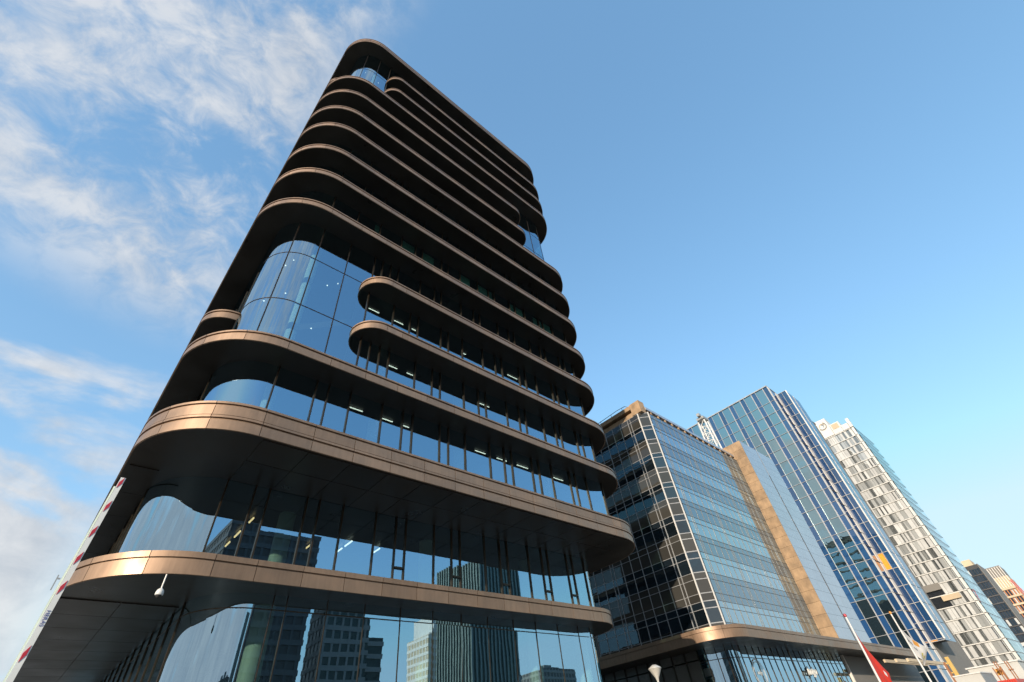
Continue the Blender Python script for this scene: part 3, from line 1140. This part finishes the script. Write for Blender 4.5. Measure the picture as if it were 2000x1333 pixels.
# ---------------------------------------------------------------- blue glass tower
blue = thing('blue_glass_tower', 'blue and teal gridded glass tower with cream stone recess behind the stone pier', 'office tower', (95, 26, GZ))
BXA = 86.0
rowsA = [48.7, 45.5]
while rowsA[-1] > 3:
    rowsA.append(rowsA[-1] - 2.175)
colsA = [16.56]
for k in range(8):
    colsA += [colsA[-1] + 0.84, colsA[-1] + 2.40]
box('tower_body', 'grey_wall', blue, BXA + 0.1, 110, 16.62, 36, GZ, 48.6)
for za, zb in zip(rowsA[:-1], rowsA[1:]):
    for j, (a, b) in enumerate(zip(colsA[:-1], colsA[1:])):
        nar = j % 2 == 0
        box('blue_panel' if nar else 'window_pane', 'blue_panel' if nar else 'blue_glass', blue, BXA, BXA + 0.06, a + 0.02, b - 0.02, zb + 0.03, za - 0.03,
            (0, R(random.gauss(0, 0.25)), R(random.gauss(0, 0.25))))
for z in rowsA:
    box('transom', 'grid_line', blue, BXA - 0.10, BXA + 0.03, 16.56, 36, z - 0.028, z + 0.028)
for j, y in enumerate(colsA):
    w = 0.075 if j % 2 else 0.03
    box('mullion', 'grid_line', blue, BXA - 0.08, BXA + 0.03, y - w, y + w, GZ, 48.72)
box('roof_edge', 'grid_line', blue, BXA - 0.16, 110, 16.5, 36, 48.66, 48.85)
# cream stone return, block by block
for za, zb in zip(rowsA[:-1], rowsA[1:]):
    for a, b, d in ((86.02, 87.0, 0.0), (87.05, 89.6, 0.05), (89.65, 90.9, 0.0)):
        if d:
            box('return_panel', 'navy_panel', blue, a, b, 16.56, 16.62, zb + 0.05, za - 0.02)
        else:
            box('stone_block', 'cream_stone', blue, a, b, 16.50, 16.62, zb + 0.05, za - 0.02)
    box('floor_joint', 'grey_wall', blue, 86.1, 91, 16.47, 16.62, zb - 0.015, zb + 0.045)
# projecting bay
BXB = 91.0
rowsB = [48.8, 45.8]
while rowsB[-1] > 8.5:
    rowsB.append(rowsB[-1] - 2.27)
rowsB.append(7.4)
box('bay_body', 'interior_dark', blue, BXB + 0.1, 97.4, 14.98, 16.6, 7.45, 48.7)
hot = min(range(len(rowsB) - 1), key=lambda i: abs((rowsB[i] + rowsB[i + 1]) / 2 - 17.6))
for i, (za, zb) in enumerate(zip(rowsB[:-1], rowsB[1:])):
    box('orange_panel' if i in (hot, len(rowsB) - 2) else 'blue_panel', 'orange_panel' if i in (hot, len(rowsB) - 2) else 'navy_panel', blue,
        BXB, BXB + 0.06, 15.76, 16.54, zb + 0.04, za - 0.04, (0, R(random.gauss(0, 0.2)), R(random.gauss(0, 0.2))))
    box('blue_panel', 'blue_panel', blue, BXB, BXB + 0.06, 14.95, 15.72, zb + 0.04, za - 0.04, (0, R(random.gauss(0, 0.2)), R(random.gauss(0, 0.2))))
    box('side_panel', 'navy_panel', blue, BXB + 0.1, 94.2, 14.90, 14.96, zb + 0.04, za - 0.04)
    box('side_panel', 'navy_panel', blue, 94.3, 97.3, 14.90, 14.96, zb + 0.04, za - 0.04)
for z in rowsB:
    box('transom', 'grid_line', blue, BXB - 0.09, BXB + 0.03, 14.9, 16.56, z - 0.035, z + 0.035)
for y, w in ((15.74, 0.03), (16.56, 0.08)):
    box('mullion', 'grid_line', blue, BXB - 0.1, BXB + 0.03, y - w, y + w, 7.4, 48.82)
box('corner_pipe', 'white_metal', blue, BXB - 0.14, BXB + 0.08, 14.80, 14.98, 7.3, 48.82)
box('mullion', 'grid_line', blue, 94.2, 94.3, 14.84, 14.95, 7.4, 48.8)

# ---------------------------------------------------------------- white tower
white = thing('white_tower', 'slender white stone tower with irregular window strips and a round emblem on top', 'tower', (130, 20, GZ))
WX = 120.0
box('tower_body', 'white_panel', white, WX + 0.17, 136, 12.4, 28, GZ, 48.8)
rowsW = [48.96 - 1.857 * k for k in range(26)]
cnt = 0
for i, (za, zb) in enumerate(zip(rowsW[:-1], rowsW[1:])):
    box('floor_band', 'white_stone', white, WX - 0.12, WX + 0.1, 12.3, 24, za - 0.07, za + 0.07)
    y = 12.5
    loggia = 17 <= i <= 18
    while y < 21.5:
        narrow = random.random() < 0.45
        w = random.choice((0.14, 0.2, 0.24)) if narrow else random.choice((0.4, 0.5, 0.6, 0.75))
        b = min(y + w, 21.6)
        if loggia and y > 15.6 and y < 19.5:
            y = b
            continue
        t = random.random()
        mt = 'white_glass' if narrow else ('pale_glass' if t > 0.62 else 'white_panel')
        box('wall_panel' if mt == 'white_panel' else 'window_strip', mt, white, WX + (0 if mt == 'white_panel' else 0.08), WX + 0.16, y + 0.02, b - 0.02,
            zb + 0.13, za - 0.13, (0, R(random.gauss(0, 0.3)), R(random.gauss(0, 0.3))))
        y = b
    # corner fin with a notch at every floor
    box('corner_fin', 'white_stone', white, WX - 0.2, WX + 0.2, 11.85, 12.28, zb + 0.07, za - 0.03)
    box('fin_notch', 'bronze_dark', white, WX - 0.15, WX + 0.1, 11.9, 12.25, zb - 0.03, zb + 0.07)
    box('balcony_screen', 'balcony_glass', white, WX + 0.3, 134, 11.72, 11.76, zb + 0.05, za - 0.05)
    box('balcony_edge', 'grey_wall', white, WX + 0.3, 134, 11.70, 12.1, za - 0.05, za + 0.04)
box('loggia_beam', 'grey_wall', white, WX - 0.5, WX + 0.2, 15.5, 19.6, rowsW[17] - 0.95, rowsW[17] + 0.1)
box('loggia_back', 'dark_glass', white, WX + 0.05, WX + 0.14, 15.6, 19.5, rowsW[19], rowsW[17] - 0.9)
box('loggia_rail', 'sand_stone', white, WX - 0.4, WX - 0.2, 13.6, 16.4, rowsW[18] - 0.9, rowsW[18] - 0.1)
box('crown_block', 'white_stone', white, WX - 0.3, 128, 15.85, 20.5, 49.1, 53.5)
box('crown_block', 'white_stone', white, WX - 0.1, 127, 13.8, 15.8, 49.1, 51.6)
box('crown_panel', 'sand_stone', white, WX - 0.16, WX + 0.1, 14.1, 15.5, 50.2, 51.4)
box('crown_parapet', 'white_stone', white, WX - 0.3, 126, 12.4, 13.8, 49.05, 50.3)
m = MB()
m.plate([(WX - 0.45, 11.7), (WX + 0.2, 11.7), (WX + 0.2, 12.3), (WX - 0.45, 12.3)], 49.0, 51.2)
m.build('corner_spike', 'white_stone', white, (WX, 12, 50))
# round emblem: two open rings of different colour and a small tail
for nm, mt, r0, a0_, a1_, w in (('emblem', 'grey_wall', 0.85, -2.6, 1.0, 0.13), ('emblem', 'sand_stone', 0.55, 0.2, 3.4, 0.13), ('emblem', 'panel_grey', 0.30, -1.2, 1.6, 0.10)):
    m = MB()
    n = 18
    for k in range(n):
        a = a0_ + (a1_ - a0_) * k / n
        b = a0_ + (a1_ - a0_) * (k + 1) / n
        m.bar((WX - 0.4, 17.1 - r0 * math.cos(a), 51.9 + r0 * math.sin(a)), (WX - 0.4, 17.1 - r0 * math.cos(b), 51.9 + r0 * math.sin(b)), w, 0.12)
    m.build(nm, mt, white, (WX, 17.1, 51.9))

# ---------------------------------------------------------------- dark and orange towers at the far end
dark = thing('dark_tower', 'dark grey window-gridded tower with plain grey side wall, beyond the white tower', 'tower', (195, 16, GZ))
box('tower_body', 'dark_facade', dark, 190.1, 204, 13.75, 17.2, GZ, 29.6)
box('side_wall', 'grey_wall', dark, 190, 204, 13.6, 13.74, GZ, 29.7)
for i in range(15):
    z = 28.6 - i * 1.75
    for j in range(5):
        y = 13.95 + j * 0.62
        box('window_pane', 'dark_glass' if random.random() > 0.08 else 'cabin_paint', dark, 190.0, 190.09, y, y + 0.5, z - 1.35, z)
    box('floor_band', 'dark_facade', dark, 189.9, 190.08, 13.8, 17.2, z - 1.68, z - 1.4)
box('light_floor', 'cabin_paint', dark, 189.85, 190.1, 14.1, 16.6, 10.6, 11.3)
box('roof_block', 'sand_stone', dark, 190.6, 197, 14.6, 17.0, 29.6, 31.2)
orange = thing('orange_tower', 'far sand coloured tower with orange brick balconies beside the red crane jib', 'tower', (255, 15, GZ))
box('tower_body', 'sand_stone', orange, 250.2, 266, 12.55, 17.0, GZ, 33.5)
box('top_floors', 'grey_wall', orange, 250.2, 262, 12.7, 17.0, 33.5, 36.9)
for i in range(9):
    z = 30.0 - i * 2.4
    box('balcony_front', 'sand_stone', orange, 249.4, 250.2, 12.5, 17.0, z - 0.55, z)
    for j in range(5):
        y = 12.7 + j * 0.85
        box('brick_pier', 'brick_orange', orange, 249.7, 250.2, y, y + 0.28, z - 2.4, z - 0.56)
        box('window_pane', 'dark_glass' if random.random() > 0.4 else 'white_panel', orange, 250.05, 250.19, y + 0.30, y + 0.83, z - 2.38, z - 0.58)
for j in range(6):
    box('top_pier', 'cream_stone', orange, 249.9, 250.2, 12.7 + j * 0.75, 12.9 + j * 0.75, 30.1, 36.6)

crane = thing('tower_crane', 'red luffing crane jib rising at the right edge of the view', 'crane', (160, 6.0, GZ))
m = MB()
A_, B_ = Vector((160, 8.05, 20.5)), Vector((160, 6.1, 8.5))
dv = (B_ - A_).normalized()
sdv = Vector((0, dv.z, -dv.y))
for o1 in (-0.35, 0.35):
    m.bar(A_ + sdv * o1 * 0.4, B_ + sdv * o1, 0.13)
for k in range(18):
    m.bar(A_ + (B_ - A_) * (k / 18) + sdv * 0.3, A_ + (B_ - A_) * ((k + 1) / 18) - sdv * 0.3, 0.06)
m.build('jib', 'crane_red', crane, tuple(A_))
m = MB()
m.box(159.6, 160.4, 5.6, 6.4, GZ, 9.0)
m.build('tower_mast', 'crane_red', crane, (160, 6, GZ))
m = MB()
m.box(159.3, 160.7, 4.4, 6.6, 8.6, 9.6)
m.build('cab', 'crane_white', crane, (160, 5.5, 8.6))

# ---------------------------------------------------------------- buildings across the street (seen in the glass)
def opposite(name, label, x0, x1, y, depth, h, body, mode, fin, step):
    t = thing(name, label, 'office building', ((x0 + x1) / 2, y - depth / 2, GZ), 'buildings across the street')
    box('wall', body, t, x0, x1, y - depth, y, GZ, h)
    m = MB()
    if mode == 'h':
        z = GZ + 1.5
        while z < h:
            m.box(x0 - 0.12, x1 + 0.12, y - depth, y + 0.14, z, z + step * 0.38)
            z += step
    else:
        x = x0
        while x < x1:
            m.box(x, x + step * 0.35, y, y + 0.3, GZ, h + 0.2)
            x += step
        yy = y - depth
        while yy < y:
            m.box(x0 - 0.3, x1 + 0.3, yy, yy + step * 0.35, GZ, h + 0.2)
            yy += step
    if mode == 'h':
        w = MB()
        x = x0 + 0.4
        while x < x1:
            w.box(x, x + 0.45, y - depth, y + 0.10, GZ, h)
            x += 1.7
        yy = y - depth + 0.4
        while yy < y - 0.5:
            w.box(x0 - 0.09, x1 + 0.09, yy, yy + 0.45, GZ, h)
            yy += 1.7
        tag(w.build('piers', fin, t, ((x0 + x1) / 2, y, 0)), kind='stuff')
        for k in range(3):
            box('roof_plant', fin, t, x0 + (x1 - x0) * (0.15 + 0.25 * k), x0 + (x1 - x0) * (0.33 + 0.25 * k), y - depth * 0.7, y - 1.2 - k, h, h + 0.8 + 0.5 * (k % 2))
    tag(m.build('bands' if mode == 'h' else 'fins', fin, t, ((x0 + x1) / 2, y, 0)), kind='stuff')
    return t


A = opposite('striped_office', 'dark tower with pale horizontal floor bands mirrored in the ground floor glass', 41.7, 51.7, -75, 8, 31, 'stripe_facade', 'h', 'stripe_band', 2.2)
box('lower_wing', 'stripe_facade', A, 51.7, 55.2, -83, -75.3, GZ, 23.5)
for k in range(11):
    box('floor_band', 'stripe_band', A, 51.72, 55.35, -83, -75.15, 2.2 * k, 2.2 * k + 0.8)
B = opposite('finned_tower', 'dark green tower with close vertical fins mirrored right of centre in the glass', 85.8, 102.7, -85, 16, 46.2, 'green_facade', 'v', 'green_fin', 1.25)
opposite('black_office', 'nearly black office tower mirrored in the first floor glass at left', 19.5, 35.9, -70, 16, 38.5, 'interior_dark', 'h', 'dark_facade', 2.2)
C = opposite('sand_office', 'slim sand coloured building mirrored beside the green finned tower', 91.9, 99.0, -115, 12, 33.5, 'sand_stone', 'h', 'cream_stone', 2.0)
box('upper_floors', 'white_stone', C, 94.0, 99.0, -127, -115.5, 33.5, 40)
m = MB()
m.bar((85.9, -84.55, 9), (102.6, -84.55, 19), 0.5, 1.1)
m.bar((96.0, -84.55, 15.2), (102.6, -84.55, 9), 0.5, 0.9)
m.build('bridge', 'stripe_band', B, (94, -84.5, 12))
opposite('grey_block', 'grey banded office block mirrored near the right end of the glass', 150, 172, -125, 20, 28, 'dark_facade', 'h', 'stripe_band', 2.0)
opposite('low_office', 'low dark banded office mirrored in the rounded corner glass', -26, 6, -84, 16, 17, 'stripe_facade', 'h', 'stripe_band', 2.1)
opposite('teal_office', 'teal finned office mirrored in the rounded corner glass', 8, 18, -95, 16, 30, 'green_facade', 'v', 'green_fin', 1.6)

# ---------------------------------------------------------------- raised boom barrier in the foreground
boom = thing('boom_barrier', 'raised white barrier arm with red markers beside the bronze tower', 'barrier', (0.0, 6.25, GZ))
BYm = 6.25
zt = 0.448 * BYm
lean = lambda z: (z - 1.15) * 0.0246 + 0.003         # sideways lean of the arm
n = 26
m = MB()
zb = -0.5
m.plate([(-0.014, BYm - 0.03), (0.032, BYm - 0.03), (0.032, BYm + 0.03), (-0.014, BYm + 0.03)], zb, zt)
m.v = [(x + lean(z), y, z) for x, y, z in m.v]
arm = m.build('arm', 'white_paint', boom, (0, BYm, zb))
m = MB()
m.plate([(-0.032, BYm - 0.008), (-0.016, BYm - 0.008), (-0.016, BYm + 0.008), (-0.032, BYm + 0.008)], zb, zt - 0.1)
m.v = [(x + lean(z), y, z) for x, y, z in m.v]
m.build('skirt', 'skirt', boom, (0, BYm, zb))
for t_ in (0.4382, 0.3954, 0.3527, 0.3111, 0.269, 0.1851, 0.143, 0.10, 0.06):
    z = t_ * BYm
    h = 0.062
    m = MB()
    a, b = -0.007, 0.023
    m.add([(a + lean(z), BYm - 0.034, z - h), (b + lean(z), BYm - 0.034, z - h * 0.1), (b + lean(z), BYm - 0.034, z + h), (a + lean(z), BYm - 0.034, z + h * 0.1),
           (a + lean(z), BYm - 0.030, z - h), (b + lean(z), BYm - 0.030, z - h * 0.1), (b + lean(z), BYm - 0.030, z + h), (a + lean(z), BYm - 0.030, z + h * 0.1)],
          [(0, 1, 2, 3), (7, 6, 5, 4), (0, 4, 5, 1), (1, 5, 6, 2), (2, 6, 7, 3), (3, 7, 4, 0)])
    m.build('red_marker', 'red_sticker', boom, (lean(z), BYm, z))
ztx = 0.228 * BYm
VERT = Matrix(((0, 1, 0), (0, 0, -1), (-1, 0, 0)))        # reads from top to bottom, faces the camera
text_obj('lettering', 'HERAS', 'blue_ink', boom, (0.009 + lean(ztx), BYm - 0.034, ztx), VERT, 0.068, 0.001, 0, 1.05)
m = MB()
m.bar((-0.046, BYm, 1.76), (-0.02, BYm, 1.76), 0.012)
m.bar((-0.046, BYm, 1.66), (-0.046, BYm, 1.79), 0.010)
m.build('catch', 'galvanised', boom, (-0.05, BYm, 1.7))
m = MB()
m.box(-0.16, 0.16, BYm - 0.12, BYm + 0.12, GZ, -0.32)
m.build('housing', 'white_paint', boom, (0, BYm, GZ))

# ---------------------------------------------------------------- street lamp and flags
lamp = thing('street_lamp', 'street lamp with pale glass cone head in front of the dark shop front', 'street lamp', (13.5, 9.0, GZ))
lx, ly, lz = 13.5, 9.0, 1.64
m = MB()
m.lathe(lx, ly, [(0.045, GZ), (0.035, GZ + 1.2), (0.026, lz - 0.13)], 12)
m.build('post', 'white_metal', lamp, (lx, ly, GZ), smooth=True)
m = MB()
m.lathe(lx, ly, [(0.035, lz - 0.17), (0.05, lz - 0.11), (0.17, lz + 0.08), (0.185, lz + 0.10)], 20)
m.build('shade', 'lamp_cone', lamp, (lx, ly, lz), smooth=True)
m = MB()
m.lathe(lx, ly, [(0.187, lz + 0.102), (0.18, lz + 0.115), (0.06, lz + 0.19), (0.02, lz + 0.195)], 20)
m.build('cap', 'lamp_cone', lamp, (lx, ly, lz), smooth=True)


def flag(name, label, X, Y, ztop, cloth, corners, knob, marks=()):
    t = thing(name, label, 'flag', (X, Y, GZ), 'flags along the pavement')
    m = MB()
    m.lathe(X, Y, [(0.045, GZ), (0.03, ztop)], 12)
    m.build('pole', 'white_metal', t, (X, Y, GZ), smooth=True)
    m = MB()
    m.lathe(X, Y, [(0.03, ztop), (0.055, ztop + 0.03), (0.05, ztop + 0.08), (0.02, ztop + 0.11)], 12)
    m.build('finial', knob, t, (X, Y, ztop), smooth=True)
    c00, c10, c11, c01 = [Vector(c) for c in corners]        # hoist top, fly top, fly bottom, hoist bottom

    def pt(u, v, off=0.0):
        p = (c00 * (1 - u) + c10 * u) * (1 - v) + (c01 * (1 - u) + c11 * u) * v
        return (p.x, p.y + 0.09 * u * math.sin(5.0 * u + 3.0 * v) + 0.03 * math.sin(9 * u - 6 * v) * u - off, p.z - 0.10 * math.sin(PI * u) * (1 - v))
    nu, nv = 22, 18
    m = MB()
    vv, ff = [], []
    for i in range(nu + 1):
        for j in range(nv + 1):
            vv.append(pt(i / nu, j / nv))
    for i in range(nu):
        for j in range(nv):
            a = i * (nv + 1) + j
            ff.append((a, a + 1, a + nv + 2, a + nv + 1))
    m.add(vv, ff)
    o = m.build('cloth', cloth, t, tuple(c00), smooth=True)
    for u0, u1, v0, v1, mt in marks:
        k = MB()
        vv, ff = [], []
        q = 5
        for i in range(q + 1):
            for j in range(q + 1):
                vv.append(pt(u0 + (u1 - u0) * i / q, v0 + (v1 - v0) * j / q, 0.006))
        for i in range(q):
            for j in range(q):
                a = i * (q + 1) + j
                ff.append((a, a + 1, a + q + 2, a + q + 1))
        k.add(vv, ff)
        k.build('printed_mark', mt, o, tuple(c00), smooth=True)
    return t


flag('red_flag', 'limp red flag on a white pole in front of the canopy', 21.9, 6.0, 2.92, 'red_cloth',
     [(21.93, 6.0, 2.66), (23.2, 6.02, 1.25), (23.1, 6.02, 0.2), (21.95, 6.0, 1.0)], 'red_sticker', [(0.62, 0.70, 0.30, 0.40, 'white_paint')])
flag('white_flag', 'white flag with orange and olive marks waving on a pole before the blue tower', 28.5, 6.0, 3.50, 'white_cloth',
     [(28.53, 6.0, 3.02), (31.2, 6.0, 2.30), (29.5, 6.0, 1.62), (28.55, 6.0, 1.95)], 'orange_panel',
     [(0.42, 0.60, 0.04, 0.30, 'orange_ink'), (0.62, 0.70, 0.55, 0.70, 'olive_ink'), (0.74, 0.82, 0.62, 0.78, 'olive_ink'), (0.54, 0.60, 0.76, 0.88, 'olive_ink'),
      (0.12, 0.16, 0.30, 0.44, 'dark_ink'), (0.20, 0.24, 0.30, 0.44, 'dark_ink'), (0.28, 0.32, 0.32, 0.44, 'dark_ink'),
      (0.28, 0.32, 0.52, 0.62, 'dark_ink'), (0.36, 0.42, 0.52, 0.62, 'dark_ink')])

# ---------------------------------------------------------------- building site at the far right
cab = thing('site_cabin', 'long white site cabin standing before the foot of the white tower', 'site cabin', (64, 8, GZ), 'site cabins')
box('body', 'cabin_paint', cab, 60, 68, 6.2, 9.65, GZ, 2.55)
box('roof', 'white_metal', cab, 59.9, 68.1, 6.1, 9.75, 2.55, 2.64)
for k in range(4):
    box('window', 'dark_glass', cab, 59.97, 60.0, 6.6 + k * 0.8, 7.1 + k * 0.8, 0.6, 1.4)
cab = thing('site_cabin', 'nearer pale site cabin with grey end wall in front of the white cabin', 'site cabin', (47, 7.4, GZ), 'site cabins')
box('body', 'cabin_paint', cab, 45, 49, 6.75, 8.15, GZ, 1.66)
box('roof', 'white_metal', cab, 44.95, 49.05, 6.70, 8.2, 1.66, 1.72)
box('end_wall', 'cabin_grey', cab, 45.02, 48.98, 6.72, 6.75, GZ, 1.64)
con = thing('red_container', 'red corrugated container at the lower right corner', 'container', (42, 5.2, GZ))
box('body', 'container_red', con, 40, 44, 4.7, 5.5, GZ, 1.02)
for k in range(8):
    box('rib', 'container_red', con, 39.96, 40.0, 4.72 + k * 0.1, 4.77 + k * 0.1, GZ, 1.0)
sg = thing('site_sign', 'orange notice board on posts between the site cabins', 'sign', (50, 6.44, GZ))
box('board', 'orange_panel', sg, 50, 50.04, 6.28, 6.6, 1.55, 1.9)
for y in (6.22, 6.66):
    box('post', 'scaffold_wood', sg, 50.04, 50.1, y - 0.03, y + 0.03, GZ, 2.0)
for y, z, lb in ((6.25, 2.28, 'brown timber post left of the pair by the cabins'), (5.68, 2.2, 'brown timber post right of the pair by the cabins')):
    t = thing('timber_post', lb, 'post', (50, y, GZ), 'timber posts')
    for k in range(2):
        box('stake', 'scaffold_wood', t, 49.6 + k * 0.1, 49.66 + k * 0.1, y - 0.05 + k * 0.14, y + 0.01 + k * 0.14, GZ, z)
    box('tie', 'scaffold_wood', t, 49.55, 49.8, y - 0.08, y + 0.18, z - 0.5, z - 0.44)
pil = thing('piling_rig', 'yellow steel rig mast standing right of the white flag', 'rig', (55, 9.7, GZ))
box('mast', 'yellow_steel', pil, 55, 55.25, 9.55, 9.8, GZ, 3.3)
box('lead', 'scaffold_wood', pil, 55, 55.2, 9.95, 10.1, GZ, 3.0)
box('base', 'yellow_steel', pil, 54.6, 56, 9.2, 10.4, GZ, GZ + 0.6)
for k in range(6):
    box('rung', 'yellow_steel', pil, 55.05, 55.15, 9.78, 9.97, GZ + 0.9 + k * 0.6, GZ + 0.98 + k * 0.6)
